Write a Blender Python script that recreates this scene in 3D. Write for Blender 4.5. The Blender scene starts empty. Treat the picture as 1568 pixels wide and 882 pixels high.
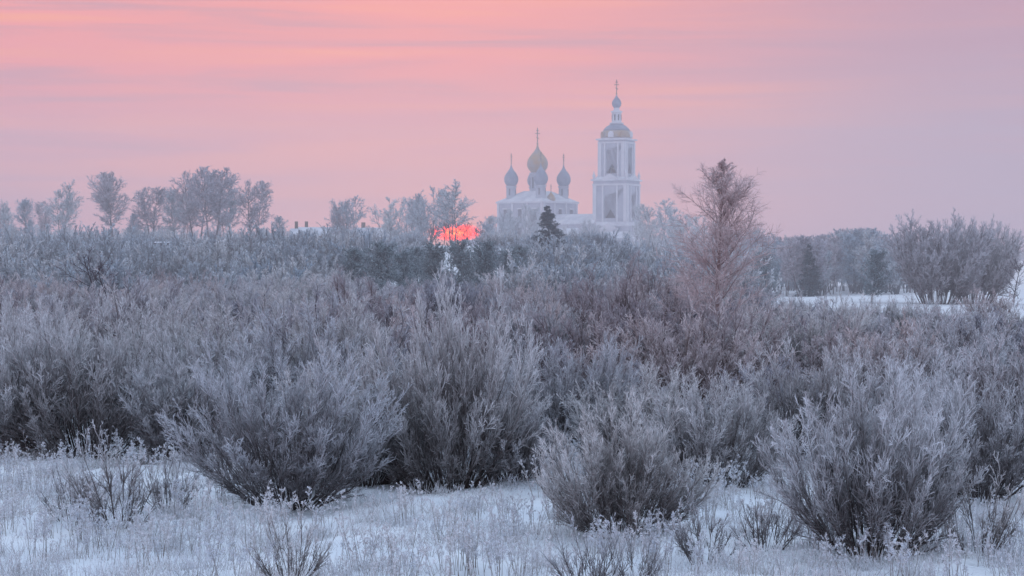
import bpy, bmesh, math
import numpy as np
from mathutils import Vector, Matrix
S=bpy.context.scene
COL=S.collection
H=5.4; F=3049.0; YH=395.0
rng=np.random.default_rng(7)
def X(px,d): return (px-784)/F*d
def ss(a,b,v):
    t=np.clip((v-a)/(b-a),0,1); return t*t*(3-2*t)
def terr(x,y):
    x=np.asarray(x,float); y=np.asarray(y,float)
    a=6+np.clip(y-250,0,400)*0.10
    lat=1-ss(a,a+26,x)
    h=7.4*ss(190,325,y+12*np.sin(x*0.03))*lat
    h=h+1.1*ss(400,520,y)*lat
    h=h+0.25*np.sin(x*0.11+1)*np.sin(y*0.07)*ss(60,120,y)*(1-ss(350,600,y))+0.07*np.sin(x*0.8+y*0.35)*np.sin(y*0.6+1.3)*(1-ss(80,150,y))+0.05*np.sin(x*2.1-y*1.3)*(1-ss(60,90,y))
    return h
def T(x,y): return float(terr(x,y))

# ---------------- materials ----------------
def newmat(name):
    m=bpy.data.materials.new(name); m.use_nodes=True
    nt=m.node_tree; b=nt.nodes['Principled BSDF']
    b.inputs['Roughness'].default_value=0.85
    b.inputs['Specular IOR Level'].default_value=0.15
    return m,nt,b
def mixc(nt,fac,a,b):
    n=nt.nodes.new('ShaderNodeMix'); n.data_type='RGBA'
    for i,v in ((0,fac),(6,a),(7,b)):
        if isinstance(v,(int,float)): n.inputs[i].default_value=v
        elif isinstance(v,tuple): n.inputs[i].default_value=(*v,1)
        else: nt.links.new(v,n.inputs[i])
    return n.outputs[2]
def noise(nt,scale,detail=3,coord='Object',vecscale=None):
    tc=nt.nodes.new('ShaderNodeTexCoord'); n=nt.nodes.new('ShaderNodeTexNoise')
    n.inputs['Scale'].default_value=scale; n.inputs['Detail'].default_value=detail
    src=tc.outputs[coord]
    if vecscale:
        mp=nt.nodes.new('ShaderNodeMapping'); mp.inputs['Scale'].default_value=vecscale
        nt.links.new(src,mp.inputs[0]); src=mp.outputs[0]
    nt.links.new(src,n.inputs['Vector']); return n.outputs[0]
def ramp(nt,src,stops):
    r=nt.nodes.new('ShaderNodeValToRGB'); nt.links.new(src,r.inputs[0])
    e=r.color_ramp.elements
    while len(e)<len(stops): e.new(0.5)
    for k,(p,c) in enumerate(stops):
        e[k].position=p; e[k].color=(*c,1) if len(c)==3 else c
    return r.outputs[0]
def math_(nt,op,a,b=None,clamp=False):
    n=nt.nodes.new('ShaderNodeMath'); n.operation=op; n.use_clamp=clamp
    for i,v in enumerate((a,b)):
        if v is None: continue
        if isinstance(v,(int,float)): n.inputs[i].default_value=v
        else: nt.links.new(v,n.inputs[i])
    return n.outputs[0]
def twigmat(name,bark,f1,f2,gain=1.0):
    m=bpy.data.materials.new(name); m.use_nodes=True; nt=m.node_tree; nt.nodes.clear()
    out=nt.nodes.new('ShaderNodeOutputMaterial'); b=nt.nodes.new('ShaderNodeBsdfDiffuse'); nt.links.new(b.outputs[0],out.inputs[0])
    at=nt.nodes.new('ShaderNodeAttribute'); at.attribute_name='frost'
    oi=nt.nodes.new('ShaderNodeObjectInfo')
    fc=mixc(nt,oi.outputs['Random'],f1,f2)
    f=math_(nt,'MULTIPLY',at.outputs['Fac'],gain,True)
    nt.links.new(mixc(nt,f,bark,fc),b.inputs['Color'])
    return m
M_blue=twigmat('frost_twig_blue',(0.08,0.064,0.06),(0.74,0.77,0.82),(0.90,0.89,0.89))
M_pink=twigmat('frost_twig_pink',(0.11,0.074,0.066),(0.48,0.45,0.49),(0.88,0.80,0.80),0.98)
M_mid=twigmat('frost_twig_mid',(0.09,0.066,0.062),(0.46,0.48,0.55),(0.90,0.87,0.88),1.0)
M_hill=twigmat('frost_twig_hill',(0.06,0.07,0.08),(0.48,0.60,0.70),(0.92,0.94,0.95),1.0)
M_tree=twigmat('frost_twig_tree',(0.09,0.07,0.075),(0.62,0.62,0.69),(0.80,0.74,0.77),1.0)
M_birch=twigmat('birch_twig',(0.17,0.11,0.10),(0.88,0.74,0.74),(0.88,0.75,0.74),1.0)
M_con=twigmat('conifer_frost',(0.012,0.032,0.034),(0.48,0.62,0.68),(0.62,0.72,0.76),0.8)
M_spr=twigmat('spruce_frost',(0.010,0.026,0.028),(0.18,0.28,0.34),(0.26,0.34,0.40),0.55)
M_dark=twigmat('dark_twig',(0.04,0.032,0.034),(0.26,0.23,0.26),(0.30,0.26,0.30),0.6)
M_grass=twigmat('frost_grass',(0.20,0.16,0.13),(0.76,0.80,0.86),(0.86,0.86,0.88),1.0)

# ---------------- branch growing ----------------
def nrm(v): return v/np.maximum(np.linalg.norm(v,axis=-1,keepdims=True),1e-9)
def march(p0,d0,L,k,up,jit,r):
    n=len(p0); P=np.zeros((n,k,3)); P[:,0]=p0; d=nrm(d0); st=(L/(k-1))[:,None]
    for j in range(1,k):
        d=d+jit*r.normal(size=(n,3)); d[:,2]+=up; d=nrm(d)
        P[:,j]=P[:,j-1]+d*st
    return P
def child(P,m,tr,frac,spread,up,k,jit,r,fall=0.6,flat=0.0,minL=0.0,oval=None):
    n,kp,_=P.shape
    plen=np.linalg.norm(np.diff(P,axis=1),axis=2).sum(1)
    t=r.uniform(tr[0],tr[1],(n,m)); fi=t*(kp-1); i0=np.minimum(fi.astype(int),kp-2); w=(fi-i0)[...,None]
    ii=np.arange(n)[:,None]
    a=P[ii,i0]; b=P[ii,i0+1]; pos=a*(1-w)+b*w; tan=nrm(b-a)
    q=r.normal(size=(n,m,3)); q[...,2]*=(1-flat)
    q=q-tan*(q*tan).sum(-1,keepdims=True); q=nrm(q)
    an=r.uniform(spread[0],spread[1],(n,m,1))*math.pi/180
    if oval:
        s=(t-tr[0])/(tr[1]-tr[0]); pf=np.sin(math.pi*(oval[0]+(oval[1]-oval[0])*s)); an=an*(1.15-0.5*s[...,None])
    else: pf=1-fall*t
    d=tan*np.cos(an)+q*np.sin(an)
    L=frac*plen[:,None]*pf*r.uniform(0.6,1.2,(n,m))+minL
    return march(pos.reshape(-1,3),d.reshape(-1,3),L.reshape(-1),k,up,jit,r)
EXT={}
class MB:
    def __init__(s): s.v=[];s.f=[];s.a=[];s.n=0
    def tubes(s,P,r0,r1,sides,fr0,fr1,r,flatup=False):
        n,k,_=P.shape
        tan=np.zeros_like(P); tan[:,1:-1]=P[:,2:]-P[:,:-2]; tan[:,0]=P[:,1]-P[:,0]; tan[:,-1]=P[:,-1]-P[:,-2]; tan=nrm(tan)
        rv=nrm(r.normal(size=(n,1,3)))
        if flatup: rv=np.tile(np.array([[[0.,0.,1.]]]),(n,1,1))+0.3*rv
        u=nrm(np.cross(tan,rv)); w=np.cross(tan,u)
        tt=np.linspace(0,1,k)[None,:,None]
        r0=np.broadcast_to(np.asarray(r0,float).reshape(-1,1,1),(n,1,1)); r1=np.broadcast_to(np.asarray(r1,float).reshape(-1,1,1),(n,1,1))
        rad=r0*(1-tt)+r1*tt
        rings=[]
        for j in range(sides):
            a=2*math.pi*j/sides
            rings.append(P+rad*(math.cos(a)*u+math.sin(a)*w))
        V=np.stack(rings,2)
        fr=np.broadcast_to((fr0*(1-tt)+fr1*tt)[...,0][:,:,None]*r.uniform(0.6,1.15,(n,1,1)),(n,k,sides))
        base=s.n+(np.arange(n)*k*sides)[:,None,None]+(np.arange(k-1)*sides)[None,:,None]
        js=np.array([0]) if sides==2 else np.arange(sides)
        j2=(js+1)%sides
        a=base+js; b=base+j2; c=base+j2+sides; d=base+js+sides
        s.f.append(np.stack([a,b,c,d],-1).reshape(-1,4)); s.v.append(V.reshape(-1,3)); s.a.append(fr.reshape(-1)); s.n+=V.size//3
    def mesh(s,name,mat,core_tone=None):
        v=np.concatenate(s.v); f=np.concatenate(s.f); a=np.concatenate(s.a)
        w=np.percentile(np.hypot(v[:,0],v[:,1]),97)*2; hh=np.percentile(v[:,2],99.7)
        if core_tone is not None:
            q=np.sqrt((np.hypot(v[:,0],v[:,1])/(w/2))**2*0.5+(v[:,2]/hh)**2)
            a=a*(core_tone+(1-core_tone)*ss(0.4,1.0,q))  # frost lowered towards the core to put a dark interior into the colour
        me=bpy.data.meshes.new(name)
        me.vertices.add(len(v)); me.vertices.foreach_set('co',v.astype(np.float32).ravel())
        me.loops.add(f.size); me.loops.foreach_set('vertex_index',f.astype(np.int32).ravel())
        me.polygons.add(len(f)); me.polygons.foreach_set('loop_start',np.arange(0,f.size,4,dtype=np.int32))
        me.update(calc_edges=True)
        at=me.attributes.new('frost','FLOAT','POINT'); at.data.foreach_set('value',a.astype(np.float32))
        me.materials.append(mat); EXT[name]=(w,hh); return me
def bush(name,mat,seed,h=3.3,stems=85,amax=60,base=0.55,nl=(10,7,3),tw=0.005,up=0.055,sfr=(0.05,0.45),sp=(8,28),core_tone=0.25,lmin=0.6,jit=0.055):
    r=np.random.default_rng(seed); b=MB()
    u=np.sqrt(r.uniform(0,1,stems)); ph=r.uniform(0,2*math.pi,stems)
    am=np.radians(amax)*u
    p0=np.stack([base*u*np.cos(ph),base*u*np.sin(ph),-0.1+0*u],1)
    d0=np.stack([np.sin(am)*np.cos(ph),np.sin(am)*np.sin(ph),np.cos(am)],1)
    lob=1+0.12*np.sin(ph*2+seed)*u+0.10*np.sin(ph*5+seed*2)*u
    L=h*lob*(1-0.25*u*u)*r.uniform(lmin,1.0,stems)
    P=march(p0,d0,L,9,up,jit,r)
    b.tubes(P,r.uniform(0.010,0.024,stems)*h/3.3,tw*1.2,3,sfr[0],sfr[1],r)
    c1=child(P,nl[0],(0.12,0.98),0.40,sp,0.07,5,0.10,r,0.55); b.tubes(c1,tw*1.6,tw,3,0.3,0.8,r)
    c2=child(c1,nl[1],(0.15,1.0),0.45,(sp[0]+4,sp[1]+10),0.07,3,0.12,r,0.45,minL=0.03); b.tubes(c2,tw*1.05,tw*.8,2,0.7,1.0,r)
    if nl[2]:
        c3=child(c2,nl[2],(0.2,1.0),0.6,(12,45),0.06,2,0.1,r,0.4,minL=0.02); b.tubes(c3,tw*.9,tw*.7,2,0.9,1.0,r)
    return b.mesh(name,mat,core_tone)
def tree(name,mat,seed,h=10,t0=0.2,nb=46,frac=0.30,spread=(35,60),up=0.10,nl=(9,5),tw=0.012,tr=0.11,fr=(0.15,0.7,1.0),stems=1,twup=0.0,lean=0.22,sj=0.04,base=0.3,oval=(0.2,0.92)):
    r=np.random.default_rng(seed); b=MB()
    p0=np.zeros((stems,3)); p0[:,2]=-0.2
    d0=np.tile([0,0,1.],(stems,1))
    if stems>1:
        ph=np.arange(stems)*6.283/stems+r.uniform(0,1.2,stems); p0[:,0]=base*np.cos(ph); p0[:,1]=base*np.sin(ph)
        ln=lean*r.uniform(0.4,1.1,stems)
        d0[:,0]=ln*np.cos(ph); d0[:,1]=ln*np.sin(ph)
    P=march(p0,d0,np.full(stems,h)*(r.uniform(0.78,1.0,stems) if stems>1 else 1),14,0.04,sj,r)
    b.tubes(P,tr,tr*0.10,6,fr[0],fr[1]*0.6,r)
    c1=child(P,nb//stems,(t0,0.99),frac,spread,up,7,0.09,r,oval=oval)
    b.tubes(c1,tr*0.25,tw,3,fr[0]+0.1,fr[1],r)
    c2=child(c1,nl[0],(0.15,1.0),0.48,(22,55),0.02+twup,4,0.12,r,0.5); b.tubes(c2,tw*1.2,tw*.8,3,fr[1]*.7,fr[2],r)
    c3=child(c2,nl[1],(0.15,1.0),0.55,(20,60),twup,3,0.14,r,0.4,minL=0.05); b.tubes(c3,tw*.9,tw*.6,2,fr[1],fr[2],r)
    return b.mesh(name,mat)
def conifer(name,mat,seed,h=8,kind='spruce'):
    r=np.random.default_rng(seed); b=MB()
    P=march(np.array([[0,0,-0.2]]),np.array([[0,0,1.]]),np.array([h]),12,0.05,0.01 if kind=='spruce' else .03,r)
    b.tubes(P,h*.018,h*.003,6,0.1,0.2,r)
    n=150 if kind=='spruce' else 90
    t=r.uniform(0.06 if kind=='spruce' else .16,0.985,n)
    ph=r.uniform(0,6.28,n)
    fi=t*11; i0=np.minimum(fi.astype(int),10); w=(fi-i0)[:,None]
    pos=P[0][i0]*(1-w)+P[0][i0+1]*w
    if kind=='spruce':
        L=h*0.30*(1-t)**0.85*r.uniform(0.75,1.15,n)+0.12
        d=np.stack([np.cos(ph),np.sin(ph),-0.15+0.5*t],1); up=-0.02
    else:
        L=h*0.36*np.sqrt(np.clip(1-((t-0.45)/0.6)**2,0.05,1))*r.uniform(0.6,1.15,n)
        d=np.stack([np.cos(ph),np.sin(ph),0.15+0.6*t],1); up=0.05
    c1=march(pos,d,L,6,up,0.06,r); b.tubes(c1,h*.004,h*.002,3,0.3,0.5,r)
    c2=child(c1,14,(0.15,1.0),0.40,(30,65),-0.03,3,0.08,r,0.6,flat=0.6,minL=0.08); b.tubes(c2,h*.006,h*.003,2,0.5,1.0,r,True)
    c3=child(c2,6,(0.1,1.0),0.5,(30,70),-0.04,2,0.08,r,0.3,flat=0.4,minL=0.05); b.tubes(c3,h*.005,h*.003,2,0.1,1.25,r,True)
    return b.mesh(name,mat)
def put(me,name,x,y,s=1.0,rot=None,parent=None,sz=None,dz=0.0):
    o=bpy.data.objects.new(name,me); COL.objects.link(o)
    o.location=(x,y,T(x,y)+dz); o.rotation_euler=(rng.normal()*0.03,rng.normal()*0.03,rng.uniform(0,6.28) if rot is None else rot)
    o.scale=(s,s,s if sz is None else sz)
    if parent: o.parent=parent
    return o
def empty(name):
    e=bpy.data.objects.new(name,None); COL.objects.link(e); return e

# ---------------- ground ----------------
ys=np.concatenate([np.linspace(-60,30,20)[:-1],np.linspace(30,62,170)[:-1],np.linspace(62,380,170)[:-1],380*np.geomspace(1,25,60)])
xs_h=np.concatenate([np.linspace(0,16,90)[:-1],np.linspace(16,120,75)[:-1],120*np.geomspace(1,45,40)])
xs=np.concatenate([-xs_h[::-1][:-1],xs_h])
gx,gy=np.meshgrid(xs,ys); gz=terr(gx,gy)
r_=np.random.default_rng(3)
near=(gy>25)&(gy<70)&(abs(gx)<20)
gz=gz+near*(0.018*r_.normal(size=gz.shape))
v=np.stack([gx,gy,gz],-1).reshape(-1,3); ny,nx=gx.shape
i=np.arange(ny-1)[:,None]*nx+np.arange(nx-1)[None,:]
f=np.stack([i,i+1,i+1+nx,i+nx],-1).reshape(-1,4)
gm=bpy.data.meshes.new('snowy_ground'); gm.vertices.add(len(v)); gm.vertices.foreach_set('co',v.astype(np.float32).ravel())
gm.loops.add(f.size); gm.loops.foreach_set('vertex_index',f.astype(np.int32).ravel())
gm.polygons.add(len(f)); gm.polygons.foreach_set('loop_start',np.arange(0,f.size,4,dtype=np.int32)); gm.polygons.foreach_set('use_smooth',np.ones(len(f),dtype=bool)); gm.update(calc_edges=True)
m,nt,b=newmat('snow')
n1=noise(nt,0.35,5); n2=noise(nt,5.0,6)
c=mixc(nt,ramp(nt,n1,[(0.35,(0,0,0)),(0.7,(1,1,1))]),(0.76,0.79,0.83),(0.88,0.89,0.90))
c=mixc(nt,ramp(nt,n2,[(0.55,(0,0,0)),(0.75,(0.3,)*3)]),c,(0.48,0.48,0.50))
nt.links.new(c,b.inputs['Base Color'])
bp=nt.nodes.new('ShaderNodeBump'); bp.inputs['Strength'].default_value=0.6; bp.inputs['Distance'].default_value=0.12
nt.links.new(n2,bp.inputs['Height']); nt.links.new(bp.outputs[0],b.inputs['Normal'])
gm.materials.append(m); go=bpy.data.objects.new('snowy_ground',gm); COL.objects.link(go)

# ---------------- plant library ----------------
BF=[bush('bush_f%d'%k,M_blue,10+k,3.3,95,66+4*(k%2),0.6,(11,8,3),0.0050,0.085,core_tone=0.25) for k in range(4)]
BM=[bush('bush_m%d'%k,M_mid,30+k,3.3,54,64,0.8,(10,7,3),0.0085,0.08,core_tone=0.12) for k in range(3)]
BP=[bush('bush_p%d'%k,M_pink,40+k,3.3,50,52,0.8,(10,7,3),0.008,0.07,core_tone=0.12) for k in range(3)]
BH=[bush('bush_h%d'%k,M_hill,50+k,3.3,44,70,1.0,(8,6,3),0.018,0.08,core_tone=0.35) for k in range(4)]
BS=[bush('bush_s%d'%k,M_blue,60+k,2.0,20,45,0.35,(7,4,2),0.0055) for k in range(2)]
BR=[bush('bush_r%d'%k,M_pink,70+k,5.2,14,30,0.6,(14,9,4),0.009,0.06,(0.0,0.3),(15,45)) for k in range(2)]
TB=[tree('birch_h%d'%k,M_tree if k%2 else M_hill,80+k,12,0.28,78,0.30,(35,68),0.05,(10,7),0.030,0.13,stems=(1,2,3,2)[k],lean=0.16,sj=0.05) for k in range(4)]
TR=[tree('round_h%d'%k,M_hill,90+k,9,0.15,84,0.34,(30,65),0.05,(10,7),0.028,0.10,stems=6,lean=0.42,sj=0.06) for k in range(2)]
DK=[tree('dark_t%d'%k,M_dark,95+k,5,0.15,28,0.42,(35,65),0.06,(6,4),0.014,0.09) for k in range(2)]
DT=tree('dark_big',M_dark,97,6,0.22,26,0.42,(35,65),0.08,(6,4),0.014,0.13,stems=2,lean=0.3,sj=0.08)

def fb(name,me,px,py,topy,wid=None):
    w0,h0=EXT[me.name]
    d=F*H/(py-YH); h=(py-topy)/F*d; s=h/h0
    sx=s if wid is None else (wid/F*d)/w0
    return put(me,name,X(px,d),d,sx,sz=s)
fb('willow_shrub',BF[0],1330,848,562,350)
fb('willow_shrub',BF[1],955,818,608,285)
fb('willow_shrub',BF[2],440,772,540,340)
fb('willow_shrub',BF[3],690,745,430,300)
fb('willow_shrub',BF[0],560,738,520,260)
fb('willow_shrub',BF[1],130,702,470,330)
fb('willow_shrub',BF[2],-10,698,490,280)
fb('willow_shrub',BF[3],1500,765,550,310)
fb('willow_shrub',BF[2],1095,742,565,250)
fb('willow_shrub',BF[0],865,702,520,250)
fb('willow_shrub',BF[1],1240,708,520,260)
fb('willow_shrub',BF[2],300,702,530,250)
fb('willow_shrub',BF[3],1400,715,545,250)
fb('willow_shrub',BF[1],785,742,600,190)
fb('willow_shrub',BF[0],980,715,565,230)
fb('willow_shrub',BF[3],490,640,455,230)
fb('willow_shrub',BF[1],250,630,465,250)
fb('willow_shrub',BF[2],1240,610,462,260)
fb('willow_shrub',BF[0],60,650,455,240)
fb('willow_shrub',BF[1],820,620,445,210)
fb('willow_shrub',BF[3],1480,640,490,260)
fb('young_willow',BS[0],180,812,655)
fb('young_willow',BS[1],255,790,680)
fb('young_willow',BS[1],110,800,690)
fb('young_willow',BS[1],445,900,770)
fb('young_willow',BS[0],910,905,780)
fb('young_willow',BS[1],975,900,800)
fb('young_willow',BS[1],1500,850,700)
fb('young_willow',BS[0],1080,860,745)
fb('young_willow',BS[0],1170,850,740)

th=empty('frosted_thicket')
y=58.5; cnt=0
while y<195:
    st=3.2+y*0.011
    x=X(-160,y)
    while x<X(1730,y):
        xx=x+rng.normal()*st*0.38; yy=y+rng.normal()*st*0.38
        px=784+xx/yy*F
        ok=True
        if px>1140 and yy>125: ok=rng.random()<0.04 and yy<160
        if px>1400 and yy>100: ok=ok and rng.random()<0.5
        if rng.random()<0.09: ok=False
        if ok:
            nval=math.sin(xx*0.16+1.0)+math.sin(yy*0.09+xx*0.05)+rng.normal()*0.6
            lib=BP if nval>0.5 else (BM if nval>-0.7 else BF)
            hh=2.75+0.75*math.sin(xx*0.33+yy*0.17)+0.3*math.sin(xx*0.9+2)+rng.uniform(-1.0,1.0)
            if px>1160: hh=min(hh,3.0)
            hh=max(hh,1.3)/3.0
            if 125<px<205 and yy>110: hh*=0.75
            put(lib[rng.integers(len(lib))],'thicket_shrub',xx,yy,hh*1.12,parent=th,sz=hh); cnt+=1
        x+=st
    y+=st*1.1
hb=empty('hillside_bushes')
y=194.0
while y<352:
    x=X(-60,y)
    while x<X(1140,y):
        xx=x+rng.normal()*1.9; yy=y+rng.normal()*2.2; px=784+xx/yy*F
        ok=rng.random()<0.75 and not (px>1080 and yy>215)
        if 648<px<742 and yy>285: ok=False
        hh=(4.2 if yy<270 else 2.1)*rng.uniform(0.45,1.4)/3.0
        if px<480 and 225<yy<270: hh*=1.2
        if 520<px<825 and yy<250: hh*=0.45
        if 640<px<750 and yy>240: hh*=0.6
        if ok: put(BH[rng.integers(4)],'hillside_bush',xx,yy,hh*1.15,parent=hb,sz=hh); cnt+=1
        x+=5.3
    y+=5.8

def tput(me,name,px,d,topy,_=0,dx=1.0):
    h0=EXT[me.name][1]
    x=X(px,d); z=H+(YH-topy)/F*d; h=z-T(x,d); s=h/h0
    return put(me,name,x,d,s*dx,sz=s)
TBm=tree('birch_main',M_birch,5,10.3,0.10,104,0.35,(34,62),0.06,(12,8),0.0092,0.10,(0.25,0.8,1.0),sj=0.02,oval=(0.36,1.0))
tput(TBm,'birch_tree',1098,100,243,0,1.15)
for px,d,ty in ((960,98,395),(1010,104,400),(905,110,405),(870,120,425),(1050,112,420),(1165,90,450),(985,120,385),(1130,104,460)):
    tput(BR[rng.integers(2)],'alder_clump',px,d,ty,5.0,0.9)
tput(BR[0],'alder_clump',0,75,430,5.0,1.0)
for px,d,ty,k,dx in ((-8,345,312,1,1.1),(12,340,306,2,1.0),(40,345,304,0,1.1),(65,340,308,1,1.0),(95,330,276,2,1.1),(172,325,264,3,1.2),(200,335,325,0,1.0),(233,330,286,1,1.1),(268,335,288,0,1.0),(283,340,296,3,0.9),(303,330,262,1,1.1),(325,325,256,3,1.1),(348,335,270,2,1.),(388,330,276,1,1.1),(432,340,330,0,1.2),
    (515,350,316,1,1.2),(640,365,300,0,1.1),(693,345,276,2,1.4),(750,380,330,0,1.2)):
    tput(TB[k],'hilltop_birch',px,d,ty,11.6,dx)
for px,d,ty,k,dx in ((532,350,300,0,1.0),(600,375,302,1,1.05),(625,372,312,0,1.0),(655,352,286,1,1.0),(1005,430,306,0,1.2),(1030,420,320,1,1.1),(990,400,334,1,1.0),(805,440,312,0,0.9),(782,440,324,1,0.9),(900,430,336,1,0.9),(915,445,344,0,.9),(765,420,326,0,1.),(870,420,344,1,.9),(1060,400,330,0,1.2),(1085,380,345,1,1.2),(1120,360,345,0,1.2),(480,352,350,1,1.),(743,365,338,0,1.0),(570,350,345,0,1.0),(500,352,356,0,1.0),(100,348,345,1,1.2),(20,350,345,0,1.3),(250,350,345,0,1.2),(420,350,348,1,1.2),(330,352,340,1,1.2),(200,350,348,0,1.3),(1150,350,350,1,1.2),(960,420,352,0,.9),(830,430,334,1,.9)):
    tput(TR[k],'frosted_tree',px,d,ty,8.6,dx)
for px,ty in ((660,350),(668,346),(680,338),(690,350),(700,343),(709,349),(718,340),(728,348),(738,352)):
    tput(DK[rng.integers(2)],'bare_sapling',px,338,ty,0,1.3)
tput(DT,'bare_tree',165,150,378,0,1.0)
tput(DK[1],'bare_tree',1552,232,396,4.6,1.1)
SP=conifer('spruce',M_spr,1,8,'spruce'); PN=[conifer('pine%d'%k,M_con,2+k,6,'pine') for k in range(2)]
tput(SP,'spruce_tree',842,272,316,7.8,1.35)
tput(SP,'spruce_tree',1240,285,374,7.8,0.85)
tput(PN[0],'pine_tree',1335,236,382,5.8,0.95)
for px,d,ty in ((545,208,380),(585,200,370),(615,205,384),(668,215,370),(700,212,366),(738,216,368),(640,222,378),(775,222,382),(800,228,376)):
    tput(PN[rng.integers(2)],'pine_tree',px,d,ty,5.8,1.0)
tput(PN[1],'pine_tree',1175,260,385,5.8,1.0)
BW=bush('willow_big',M_mid,99,10.5,85,34,2.6,(14,9,6),0.028,0.02,(0.1,0.4),(12,38),0.5,0.80,0.05)
tput(BW,'willow_tree',1435,235,335,0,0.92)
tput(BW,'willow_tree',1492,242,342,0,0.8)
gr=empty('birch_grove')
for k in range(110):
    px=rng.uniform(1135,1400); d=rng.uniform(285,370); ty=rng.uniform(358,384) 
    if abs(px-1318)<12: ty=350
    o=tput(TB[rng.integers(4)] if k%4 else TR[k%2],'grove_birch',px,d,ty,11.6,1.05); o.parent=gr
ff=empty('distant_forest')
for k in range(170):
    d=rng.uniform(1000,1500); px=rng.uniform(1040,1900)
    o=put(TB[rng.integers(4)],'forest_tree',X(px,d),d,rng.uniform(0.9,1.4)*1.2,parent=ff)
    o.scale.z*=0.62
for k in range(130):
    d=rng.uniform(620,900); px=rng.uniform(-250,1150)
    if 645<px<745: continue
    put(TB[rng.integers(4)],'forest_tree',X(px,d),d,rng.uniform(0.45,0.7),parent=ff)
for k in range(60):
    d=rng.uniform(345,400); px=rng.uniform(-60,640)
    put(TR[rng.integers(2)],'forest_tree',X(px,d),d,rng.uniform(0.28,0.46),parent=ff)

def tuft(name,seed,n=70,h=0.35,rad=0.5):
    r=np.random.default_rng(seed); b=MB()
    p=r.normal(size=(n,3))*rad*0.5; p[:,2]=-0.03
    d=r.normal(size=(n,3))*0.35; d[:,2]=1
    P=march(p,d,h*r.uniform(0.35,1.2,n),4,-0.06,0.12,r); b.tubes(P,0.005,0.003,2,0.4,1.0,r)
    c=child(P[:n//3],5,(0.6,1.0),0.25,(20,60),0,2,0.1,r); b.tubes(c,0.005,0.004,2,1,1,r)
    return b.mesh(name,M_grass)
def weed(name,seed,n=6,h=0.9):
    r=np.random.default_rng(seed); b=MB()
    p=r.normal(size=(n,3))*0.18; p[:,2]=-0.03
    d=r.normal(size=(n,3))*0.12; d[:,2]=1
    P=march(p,d,h*r.uniform(0.55,1.1,n),6,0.0,0.05,r); b.tubes(P,0.007,0.004,3,0.1,0.7,r)
    c=child(P,9,(0.45,1.0),0.28,(25,50),0.05,3,0.08,r); b.tubes(c,0.005,0.004,2,0.5,1,r)
    c2=child(c,7,(0.5,1.0),0.35,(25,70),0.0,2,0.1,r,minL=0.02); b.tubes(c2,0.007,0.006,2,1,1,r)
    return b.mesh(name,M_grass)
GT=[tuft('tuft%d'%k,200+k) for k in range(4)]; WD=[weed('weed%d'%k,220+k) for k in range(4)]
ge=empty('frosted_grass'); we=empty('frosted_weeds')
for k in range(1500):
    d=rng.uniform(31,60); px=rng.uniform(-80,1650); x=X(px,d)
    dens=0.5+0.5*math.sin(x*0.7+2)*math.sin(d*0.5+x*0.2)
    if 440<px<830 and 41<d<47: dens*=0.15
    if rng.random()>dens+0.15: continue
    put(GT[rng.integers(4)],'grass_tuft',x,d,rng.uniform(0.5,1.2),parent=ge)
for k in range(600):
    d=rng.uniform(32,56); px=rng.uniform(-80,1650)
    if 440<px<830 and 41<d<46.5: continue
    put(WD[rng.integers(4)],'weed',X(px,d),d,rng.uniform(0.45,1.1),parent=we)
for k in range(80):
    px=rng.uniform(430,850); d=rng.uniform(47,50); put(WD[rng.integers(4)],'weed',X(px,d),d,rng.uniform(0.7,1.1),parent=we)

# ---------------- buildings ----------------
def simple(name,c,c2=None,sc=0.6,met=0,rough=0.8):
    m,nt,b=newmat(name); b.inputs['Roughness'].default_value=rough; b.inputs['Metallic'].default_value=met
    n=noise(nt,sc,5); nt.links.new(mixc(nt,ramp(nt,n,[(0.35,(0,0,0)),(0.68,(1,1,1))]),c,c2 or tuple(v*0.8 for v in c)),b.inputs['Base Color']); return m
MW=simple('white_plaster',(0.50,0.53,0.60),(0.38,0.42,0.50),0.4)
MT=simple('white_trim',(0.70,0.72,0.77),(0.60,0.62,0.68),0.8)
MR=simple('snow_roof',(0.74,0.77,0.82),(0.52,0.55,0.62),0.5)
MG=simple('gilded_dome',(0.42,0.27,0.12),(0.32,0.31,0.31),0.45,0.3,0.45)
MS=simple('frosted_dome',(0.28,0.32,0.40),(0.18,0.22,0.30),0.6,0.3,0.5)
MX=simple('cross_metal',(0.16,0.12,0.10),(0.25,0.2,0.14),2,0.5,0.5)
MD=simple('dark_window',(0.04,0.05,0.07),(0.07,0.08,0.10),1.0)
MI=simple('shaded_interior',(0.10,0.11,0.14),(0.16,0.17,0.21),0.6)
MB_=simple('bell_bronze',(0.07,0.06,0.05),(0.11,0.09,0.07),1.0,0.4,0.5)
MWd=simple('grey_timber',(0.13,0.11,0.11),(0.2,0.17,0.17),3)
def mkobj(bm,name,mat,parent,loc=(0,0,0),rot=0,smooth=False):
    bmesh.ops.recalc_face_normals(bm,faces=bm.faces)
    me=bpy.data.meshes.new(name); bm.to_mesh(me); bm.free()
    if smooth:
        for p in me.polygons: p.use_smooth=True
    me.materials.append(mat); o=bpy.data.objects.new(name,me); COL.objects.link(o); o.parent=parent; o.location=loc; o.rotation_euler=(0,0,rot); return o
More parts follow.
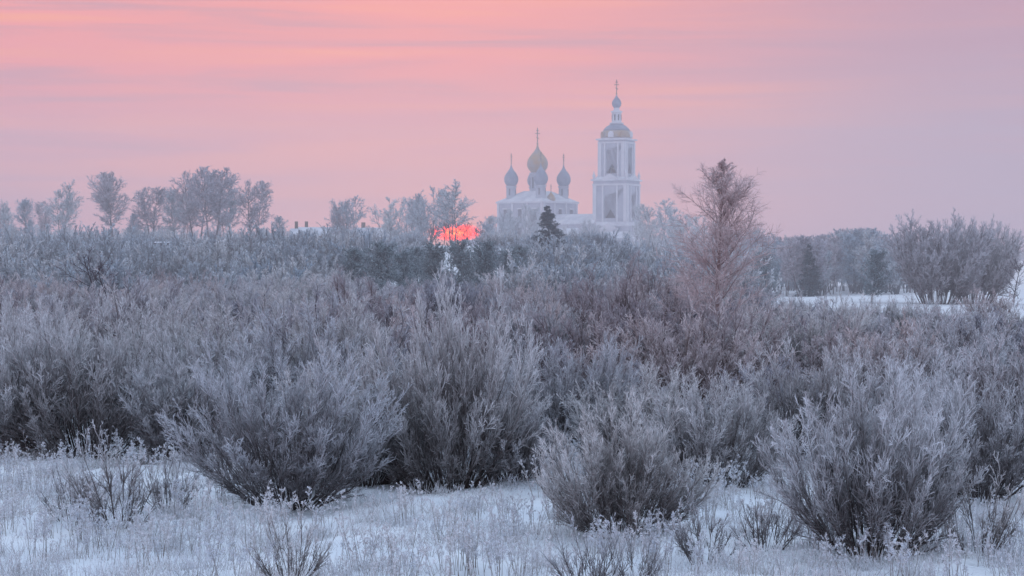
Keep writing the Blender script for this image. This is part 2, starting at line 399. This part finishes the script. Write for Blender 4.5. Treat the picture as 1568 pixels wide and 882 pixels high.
def box(name,mat,par,cx,cy,z0,w,d,h,rot=0,top=None):
    bm=bmesh.new(); t=top if top else (w,d)
    vb=[bm.verts.new((sx*w/2,sy*d/2,0)) for sx,sy in ((-1,-1),(1,-1),(1,1),(-1,1))]
    vt=[bm.verts.new((sx*t[0]/2,sy*t[1]/2,h)) for sx,sy in ((-1,-1),(1,-1),(1,1),(-1,1))]
    bm.faces.new(vb[::-1]); bm.faces.new(vt)
    for k in range(4): bm.faces.new((vb[k],vb[(k+1)%4],vt[(k+1)%4],vt[k]))
    return mkobj(bm,name,mat,par,(cx,cy,z0),rot)
def lathe(name,mat,par,cx,cy,prof,seg=32,smooth=True):
    bm=bmesh.new(); rings=[]
    for r,z in prof: rings.append([bm.verts.new((max(r,0.01)*math.cos(6.28318*k/seg),max(r,0.01)*math.sin(6.28318*k/seg),z)) for k in range(seg)])
    for a,b2 in zip(rings,rings[1:]):
        for k in range(seg): bm.faces.new((a[k],a[(k+1)%seg],b2[(k+1)%seg],b2[k]))
    bm.faces.new(rings[-1]); bm.faces.new(rings[0][::-1])
    return mkobj(bm,name,mat,par,(cx,cy,0),0,smooth)
ONION=[(0.55,0),(0.62,0.03),(0.80,0.10),(0.95,0.20),(1.0,0.30),(0.96,0.40),(0.82,0.51),(0.60,0.61),(0.38,0.70),(0.22,0.78),(0.11,0.87),(0.05,0.96),(0.03,1.0)]
def onion(name,mat,par,cx,cy,z0,r,h): return lathe(name,mat,par,cx,cy,[(r*a,z0+h*b_) for a,b_ in ONION])
def cross(par,cx,cy,z0,h,th=0.11):
    box('cross_post',MX,par,cx,cy,z0,th,th,h)
    lathe('cross_ball',MG,par,cx,cy,[(0.02,z0-0.2),(h*.07,z0),(h*.07,z0+h*.05),(0.02,z0+h*.12)],12)
    box('cross_bar',MX,par,cx,cy,z0+h*.62,h*.38,th*.8,th)
    box('cross_bar_top',MX,par,cx,cy,z0+h*.80,h*.2,th*.8,th)
    o=box('cross_bar_low',MX,par,cx,cy,z0+h*.36,h*.24,th*.8,th); o.rotation_euler=(0,0.4,0)
def archwall(name,mat,par,w,z0,z1,thick,ow,oz0,oz1,side,off):
    bm=bmesh.new(); r=ow/2; sp=oz1-r
    pts=[(-w/2,oz0),(-w/2,z1),(w/2,z1),(w/2,oz0),(r,oz0),(r,sp)]+[(r*math.cos(a),sp+r*math.sin(a)) for a in np.linspace(0,math.pi,13)[1:-1]]+[(-r,sp),(-r,oz0)]
    A=[bm.verts.new((x,-thick/2,z)) for x,z in pts]; B=[bm.verts.new((x,thick/2,z)) for x,z in pts]
    f1=bm.faces.new(A); f2=bm.faces.new(B[::-1]); n=len(pts)
    for k in range(n): bm.faces.new((A[k],B[k],B[(k+1)%n],A[(k+1)%n]))
    bmesh.ops.triangulate(bm,faces=[f1,f2])
    a=side*math.pi/2
    mkobj(bm,name,mat,par,(math.sin(a)*off,-math.cos(a)*off,0),a)
    if oz0>z0+0.05: box(name+'_sill',mat,par,math.sin(a)*off,-math.cos(a)*off,z0,w,thick,oz0-z0,a)
tx,ty_=X(944,540),540.0
bt=empty('bell_tower'); bt.location=(tx,ty_,8.3); bt.rotation_euler=(0,0,math.radians(-24.5))
def ring4(w,z0,z1,th,ow,oz0,oz1,nm):
    for s_ in range(4):
        ww=w if s_%2==0 else w-2*th
        archwall(nm,MW,bt,ww,z0,z1,th,ow,oz0,oz1,s_,w/2-th/2)
    a=w/2-0.45; b_=w/2+0.13
    for sx in (-1,1):
        for sy in (-1,1):
            box(nm+'_pilaster',MT,bt,sx*a,sy*b_,z0,0.85,0.25,z1-z0-0.02); box(nm+'_pilaster',MT,bt,sx*b_,sy*a,z0,0.25,0.85,z1-z0-0.02)
        for s_ in range(4):
            q=s_*math.pi/2; lx=sx*(ow/2+0.42); ly=-(w/2+0.12)
            box(nm+'_column',MT,bt,lx*math.cos(q)-ly*math.sin(q),lx*math.sin(q)+ly*math.cos(q),z0,0.42,0.23,z1-z0-0.02,q)
box('base',MW,bt,0,0,-1.0,10.9,10.9,6.6)
box('base_cornice',MR,bt,0,0,5.6,11.4,11.4,0.35)
box('base_roof',MR,bt,0,0,5.95,11.2,11.2,0.9,0,(9.9,9.9))
def gable(name,hw,hd,hh,x,y_,z,a):
    bm=bmesh.new(); vs=[bm.verts.new(p) for p in ((-hw,-hd,0),(hw,-hd,0),(0,-hd,hh),(-hw,hd,0),(hw,hd,0),(0,hd,hh))]
    for q in ((0,1,2),(5,4,3),(0,3,4,1),(1,4,5,2),(2,5,3,0)): bm.faces.new([vs[k] for k in q])
    mkobj(bm,name,MT,bt,(x,y_,z),a)
for s_ in range(4):
    a=s_*math.pi/2
    box('base_portal',MT,bt,math.sin(a)*5.6,-math.cos(a)*5.6,-0.5,5.0,0.7,5.2,a)
    gable('base_gable',3,.4,1.7,math.sin(a)*5.85,-math.cos(a)*5.85,4.7,a)
    box('door',MD,bt,math.sin(a)*5.96,-math.cos(a)*5.96,-0.3,1.8,0.06,3.4,a)
    gable('tier_gable',2.8,.3,1.5,math.sin(a)*5.0,-math.cos(a)*5.0,18.31,a)
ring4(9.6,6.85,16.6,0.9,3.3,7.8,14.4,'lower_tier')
box('tier_floor',MT,bt,0,0,6.6,9.2,9.2,0.25)
box('arch_dark_core',MI,bt,0,0,6.86,6.2,6.2,9.7)  # dark core added so the lower arch openings read as shaded
box('lower_entablature',MT,bt,0,0,16.6,10.2,10.2,0.5)
box('lower_frieze',MW,bt,0,0,17.1,9.7,9.7,0.8)
box('lower_cornice',MR,bt,0,0,17.9,10.8,10.8,0.4)
box('lower_roof',MR,bt,0,0,18.3,10.4,10.4,0.7,0,(8.0,8.0))
for sx in (-1,1):
    for sy in (-1,1):
        lathe('urn',MT,bt,sx*4.7,sy*4.7,[(0.25,18.2),(0.3,18.8),(0.5,19.3),(0.2,19.9),(0.05,20.6)],12)
ring4(7.5,19.0,28.0,0.8,3.0,19.9,26.9,'upper_tier')
box('belfry_floor',MT,bt,0,0,18.8,7.2,7.2,0.15)
box('belfry_ceiling',MT,bt,0,0,28.0,7.9,7.9,0.45)
box('upper_frieze',MW,bt,0,0,28.45,7.6,7.6,0.45)
box('upper_cornice',MR,bt,0,0,28.9,8.7,8.7,0.4)
lathe('bell',MB_,bt,0,0,[(1.45,21.0),(1.3,21.4),(0.95,22.3),(0.8,23.1),(0.4,23.6),(0.1,23.8)],20)
box('bell_beam',MWd,bt,0,0,23.8,5.8,0.25,0.3); box('bell_beam',MWd,bt,0,0,24.4,0.25,5.8,0.3)
for s_ in range(4):
    a=s_*math.pi/2
    for lx in (-1.1,-0.37,0.37,1.1):
        ly=-2.75; box('belfry_railing',MX,bt,lx*math.cos(a)-ly*math.sin(a),lx*math.sin(a)+ly*math.cos(a),19.0,0.14,0.14,2.2,a)
    box('belfry_rail',MX,bt,math.sin(a)*2.75,-math.cos(a)*2.75,21.2,3.0,0.16,0.16,a)
    box('belfry_tie',MWd,bt,math.sin(a)*2.9,-math.cos(a)*2.9,25.0,3.4,0.2,0.3,a)
for sx in (-1,1): lathe('small_bell',MB_,bt,sx*2.1,-1.6,[(0.6,23.0),(0.4,23.6),(0.3,24.0),(0.05,24.3)],14)
lathe('dome_drum',MT,bt,0,0,[(4.1,29.3),(4.1,29.6)])
lathe('dome_gilded_band',MG,bt,0,0,[(4.25,29.6),(4.2,30.2),(4.0,31.0),(3.75,31.5)])
lathe('dome_top',MS,bt,0,0,[(3.74,31.5),(3.3,32.2),(2.6,32.8),(1.9,33.2),(1.5,33.4)])
for k in range(8):
    a=k*math.pi/4
    bm=bmesh.new(); N=12; pr=[(0.75*math.cos(q),0.9+0.75*math.sin(q)) for q in np.linspace(0,math.pi,N)]+[(-0.75,0),(0.75,0)]
    A=[bm.verts.new((x,-0.3,z)) for x,z in pr]; B=[bm.verts.new((x,1.2,z)) for x,z in pr]
    bm.faces.new(A); bm.faces.new(B[::-1])
    for q in range(len(pr)): bm.faces.new((A[q],B[q],B[(q+1)%len(pr)],A[(q+1)%len(pr)]))
    mkobj(bm,'dome_dormer',MT if k%2==0 else MG,bt,(math.sin(a)*4.1,-math.cos(a)*4.1,29.62),a)
lathe('lantern_base',MT,bt,0,0,[(1.9,33.35),(1.9,33.7),(1.35,33.8),(1.3,36.4),(1.55,36.5),(1.6,36.8),(0.95,37.0),(0.75,37.5),(0.8,37.8)],16)
for k in range(8):
    a=k*math.pi/4; box('lantern_window',MD,bt,math.sin(a)*1.32,-math.cos(a)*1.32,34.3,0.35,0.08,1.6,a)
onion('lantern_onion',MS,bt,0,0,37.7,1.3,4.0); cross(bt,0,0,41.5,3.9,0.17)
cx,cy=X(823,555),555.0
ch=empty('orthodox_church'); ch.location=(cx,cy,8.4); ch.rotation_euler=(0,0,math.radians(-38.5))
box('walls',MW,ch,0,0,-1,15.8,15.8,13.1)
box('cornice',MT,ch,0,0,12.1,16.6,16.6,0.5)
box('roof',MR,ch,0,0,12.6,16.4,16.4,3.0,0,(5.5,5.5))
for s_ in range(4):
    a=s_*math.pi/2
    for lx in (-7.6,-2.6,2.6,7.6):
        ly=-8.0; box('wall_pilaster',MT,ch,lx*math.cos(a)-ly*math.sin(a),lx*math.sin(a)+ly*math.cos(a),-0.5,0.6,0.25,12.55,a)
    for lx in (-5.1,0,5.1):
        for z,hh in ((2.5,2.8),(7.8,2.6)):
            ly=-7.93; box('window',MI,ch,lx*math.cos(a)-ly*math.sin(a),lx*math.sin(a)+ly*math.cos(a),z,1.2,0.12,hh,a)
            ly=-8.02; box('window_hood',MT,ch,lx*math.cos(a)-ly*math.sin(a),lx*math.sin(a)+ly*math.cos(a),z+hh+0.02,1.7,0.25,0.35,a)
lathe('main_drum',MW,ch,0,0,[(2.3,14.5),(2.3,15.5),(2.05,15.6),(2.05,20.2),(2.3,20.3),(2.3,20.7),(1.6,20.8)])
for k in range(8):
    a=k*math.pi/4; box('drum_window',MI,ch,math.sin(a)*2.05,-math.cos(a)*2.05,16.4,0.6,0.1,3.0,a)
onion('main_onion',MG,ch,0,0,20.6,2.95,8.4); cross(ch,0,0,28.7,4.6,0.19)
for sx,sy in ((-1,-1),(1,-1),(1,1),(-1,1)):
    p,q=sx*5.2,sy*5.2
    lathe('side_drum',MW,ch,p,q,[(1.6,12.8),(1.6,13.6),(1.35,13.7),(1.35,16.6),(1.6,16.7),(1.6,17.0),(1.1,17.1)])
    for k in range(4):
        a=k*math.pi/2+0.3; box('drum_window',MI,ch,p+math.sin(a)*1.35,q-math.cos(a)*1.35,14.4,0.4,0.1,1.8,a)
    onion('side_onion',MS,ch,p,q,16.9,2.0,6.4); cross(ch,p,q,23.2,2.9,0.15)
rf=empty('refectory'); rf.location=(X(868,544),546.5,8.3); rf.rotation_euler=(0,0,math.radians(-35))
box('walls',MW,rf,2,0,-1,19,9,7.2); box('cornice',MT,rf,2,0,6.2,19.6,9.6,0.3); box('roof',MR,rf,2,0,6.5,19.5,9.5,2.6,0,(17,0.4))
for lx in (-5,-1.5,2,5.5,9): box('window',MI,rf,lx,-4.53,1.8,1.1,0.12,2.4); box('window_hood',MT,rf,lx,-4.6,4.25,1.6,0.25,0.3)
lathe('cupola_drum',MW,rf,-4.5,-1,[(1.3,7.0),(0.8,9),(0.8,12.2),(1.0,12.4)],16); onion('cupola',MG,rf,-4.5,-1,12.3,1.2,3.4); cross(rf,-4.5,-1,15.6,1.8)
gl=empty('gate_lodge'); gl.location=(X(945,515),515,7.9); gl.rotation_euler=(0,0,math.radians(-20))
box('walls',MW,gl,0,0,-1,7.5,5,3.6); box('roof',MR,gl,0,0,2.6,8.3,5.8,1.7,0,(6.5,0.3)); box('door',MD,gl,0,-2.53,0,1.2,0.1,2.0); box('window',MD,gl,-2.3,-2.53,0.8,0.8,0.1,1.1); box('window',MD,gl,2.3,-2.53,0.8,0.8,0.1,1.1)
wl=empty('enclosure_wall'); wl.location=(X(900,525),527,7.9)
box('wall',MW,wl,-14,0,-1,38,0.5,3.0); box('wall_cap',MR,wl,-14,0,2.0,38,0.9,0.3)
box('wall',MW,wl,20,0,-1,14,0.5,3.0); box('wall_cap',MR,wl,20,0,2.0,14,0.9,0.3)
def house(px,d,w,dep,hw,hr,rot,name='village_house',chim=True,mat=MWd):
    x=X(px,d); e=empty(name); e.location=(x,d,T(x,d)); e.rotation_euler=(0,0,rot)
    box('walls',mat,e,0,0,-0.6,w,dep,hw+0.6)
    bm=bmesh.new(); ov=0.4; W=w/2+ov; D=dep/2+ov
    vs=[bm.verts.new(p) for p in ((-W,-D,hw-.1),(W,-D,hw-.1),(W,D,hw-.1),(-W,D,hw-.1),(-W,0,hw+hr),(W,0,hw+hr))]
    for q in ((0,1,5,4),(2,3,4,5),(0,4,3),(1,2,5),(0,3,2,1)): bm.faces.new([vs[k] for k in q])
    mkobj(bm,'roof',MR,e)
    for lx in (-w*.3,0,w*.3): box('window',MD,e,lx,-dep/2-.02,0.9,0.8,0.1,1.1)
    if chim: box('chimney',MX,e,-w*.3,0.4,hw+hr*.5,0.6,0.6,1.9)
house(490,380,8.5,7,2.3,1.6,0.15); house(572,385,7.5,7,2.3,1.8,-0.3); house(463,366,3.6,4,2.2,1.2,0.1,'village_shed',True)
house(243,290,2.6,2.4,1.4,0.8,0.5,'garden_shed',False); house(855,430,8,6,2.6,1.8,-0.2)
fe=empty('timber_fence'); fx,fy=X(295,262),262; fe.location=(fx,fy,T(fx,fy)+1.9)
for k in range(15): box('post',MWd,fe,-3.4+k*0.48,0.0,-1.9,0.1,0.1,3.1)
for z in (-0.6,0.3,1.0): box('rail',MWd,fe,0,-0.09,z,7.0,0.05,0.12)

# ---------------- haze ----------------
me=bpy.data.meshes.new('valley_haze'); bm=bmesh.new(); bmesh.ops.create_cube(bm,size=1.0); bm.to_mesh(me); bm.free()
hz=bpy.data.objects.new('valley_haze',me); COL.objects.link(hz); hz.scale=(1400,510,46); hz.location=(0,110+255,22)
m=bpy.data.materials.new('haze'); m.use_nodes=True; nt=m.node_tree; nt.nodes.clear()
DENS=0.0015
o_=nt.nodes.new('ShaderNodeOutputMaterial'); vs_=nt.nodes.new('ShaderNodeVolumeScatter'); vs_.inputs['Color'].default_value=(0.86,0.93,1,1); vs_.inputs['Density'].default_value=DENS
ve=nt.nodes.new('ShaderNodeEmission'); ve.inputs[0].default_value=(0.41,0.37,0.47,1); ve.inputs[1].default_value=DENS*0.38  # added glow: haze emits light in place of missing multiple scattering
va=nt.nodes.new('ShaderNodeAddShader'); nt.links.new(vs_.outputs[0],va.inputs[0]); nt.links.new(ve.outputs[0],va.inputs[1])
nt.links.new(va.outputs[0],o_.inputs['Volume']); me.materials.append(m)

# ---------------- world ----------------
def lin(c): return tuple(((v/255)/12.92 if v/255<=0.04045 else ((v/255+0.055)/1.055)**2.4) for v in c)
W=bpy.data.worlds.new('World'); S.world=W; W.use_nodes=True; nt=W.node_tree; nt.nodes.clear()
out=nt.nodes.new('ShaderNodeOutputWorld'); bg=nt.nodes.new('ShaderNodeBackground'); bg2=nt.nodes.new('ShaderNodeBackground'); ad=nt.nodes.new('ShaderNodeAddShader')
tc=nt.nodes.new('ShaderNodeTexCoord'); sp=nt.nodes.new('ShaderNodeSeparateXYZ'); nt.links.new(tc.outputs['Generated'],sp.inputs[0])
x_,y_,z_=sp.outputs
def mr(src,a,b_,c0=0,c1=1,sm=True):
    n=nt.nodes.new('ShaderNodeMapRange'); n.interpolation_type='SMOOTHSTEP' if sm else 'LINEAR'
    nt.links.new(src,n.inputs[0]); n.inputs[1].default_value=a; n.inputs[2].default_value=b_; n.inputs[3].default_value=c0; n.inputs[4].default_value=c1; return n.outputs[0]
el=mr(z_,0,0.135,0,1,False)
L=ramp(nt,el,[(0.0,lin((170,160,190))),(0.22,lin((182,156,184))),(0.48,lin((212,152,172))),(0.72,lin((236,151,162))),(1.0,lin((246,158,160)))])
R=ramp(nt,el,[(0.0,lin((158,160,192))),(0.25,lin((164,158,190))),(0.5,lin((174,155,184))),(0.75,lin((184,154,180))),(1.0,lin((194,151,174)))])
c=mixc(nt,mr(x_,-0.04,0.24),L,R)
mp=nt.nodes.new('ShaderNodeMapping'); mp.inputs['Scale'].default_value=(2.2,2.2,44); mp.inputs['Rotation'].default_value=(0,math.radians(2.0),0); nt.links.new(tc.outputs['Generated'],mp.inputs[0])
nz=nt.nodes.new('ShaderNodeTexNoise'); nz.inputs['Scale'].default_value=2.0; nz.inputs['Detail'].default_value=5; nz.inputs['Distortion'].default_value=0.4; nt.links.new(mp.outputs[0],nz.inputs['Vector'])
st=ramp(nt,nz.outputs[0],[(0.48,(0,0,0)),(0.66,(1,1,1))])
stf=math_(nt,'MULTIPLY',st,math_(nt,'MULTIPLY',mr(z_,0.03,0.12,0.15,0.95),mr(x_,0.0,0.2,1,0.15)))
c=mixc(nt,stf,c,lin((255,168,146)))
dk=ramp(nt,nz.outputs[0],[(0.32,(1,1,1)),(0.46,(0,0,0))])
c=mixc(nt,math_(nt,'MULTIPLY',dk,0.6),c,lin((184,150,176)))
c=mixc(nt,mr(z_,0.13,0.36),c,(0.67,0.84,1.12))
c=mixc(nt,mr(z_,-0.05,0.0,1,0),c,(0.36,0.40,0.52))
sx0=math.sin(math.radians(-1.62)); sz0=math.sin(math.radians(0.74))
dx=math_(nt,'SUBTRACT',x_,sx0); dz=math_(nt,'SUBTRACT',z_,sz0)
dd=math_(nt,'SQRT',math_(nt,'ADD',math_(nt,'MULTIPLY',dx,dx),math_(nt,'MULTIPLY',math_(nt,'MULTIPLY',dz,dz),9.0)))
disc=math_(nt,'MULTIPLY',mr(dd,0.009,0.0145,1,0),mr(y_,0,0.1,0,1))
core=mr(dd,0.0,0.009,1,0)
glow=math_(nt,'MULTIPLY',mr(dd,0.0,0.05,0.35,0),mr(y_,0,0.1,0,1))
c=mixc(nt,glow,c,lin((255,145,110)))
c=mixc(nt,disc,c,mixc(nt,core,(6.0,0.02,0.0),(9.0,0.7,0.0)))
nt.links.new(c,bg.inputs[0]); bg.inputs[1].default_value=0.97
sk=nt.nodes.new('ShaderNodeTexSky'); sk.sky_type='NISHITA'; sk.sun_disc=False; sk.sun_elevation=math.radians(1.5); sk.sun_rotation=math.radians(-1.65)
nt.links.new(sk.outputs[0],bg2.inputs[0]); bg2.inputs[1].default_value=0.01
nt.links.new(bg.outputs[0],ad.inputs[0]); nt.links.new(bg2.outputs[0],ad.inputs[1]); nt.links.new(ad.outputs[0],out.inputs[0])
sl=bpy.data.lights.new('sun','SUN'); sl.energy=0.25; sl.angle=math.radians(8); sl.color=(1,0.55,0.45)
so=bpy.data.objects.new('sun',sl); COL.objects.link(so)
dv=Vector((math.sin(math.radians(-1.65)),math.cos(math.radians(-1.65)),math.tan(math.radians(3)))); so.rotation_euler=dv.to_track_quat('Z','Y').to_euler(); so.location=(-20,600,60)
cd=bpy.data.cameras.new('camera'); cd.lens=70; cd.sensor_width=36; cd.clip_end=20000; cd.clip_start=0.5
co=bpy.data.objects.new('camera',cd); COL.objects.link(co); co.location=(0,0,H); co.rotation_euler=(math.radians(90)-math.atan(46/F),0,0); S.camera=co
S.view_settings.view_transform='Standard'; S.view_settings.look='None'; S.view_settings.exposure=0
print('instances',cnt)
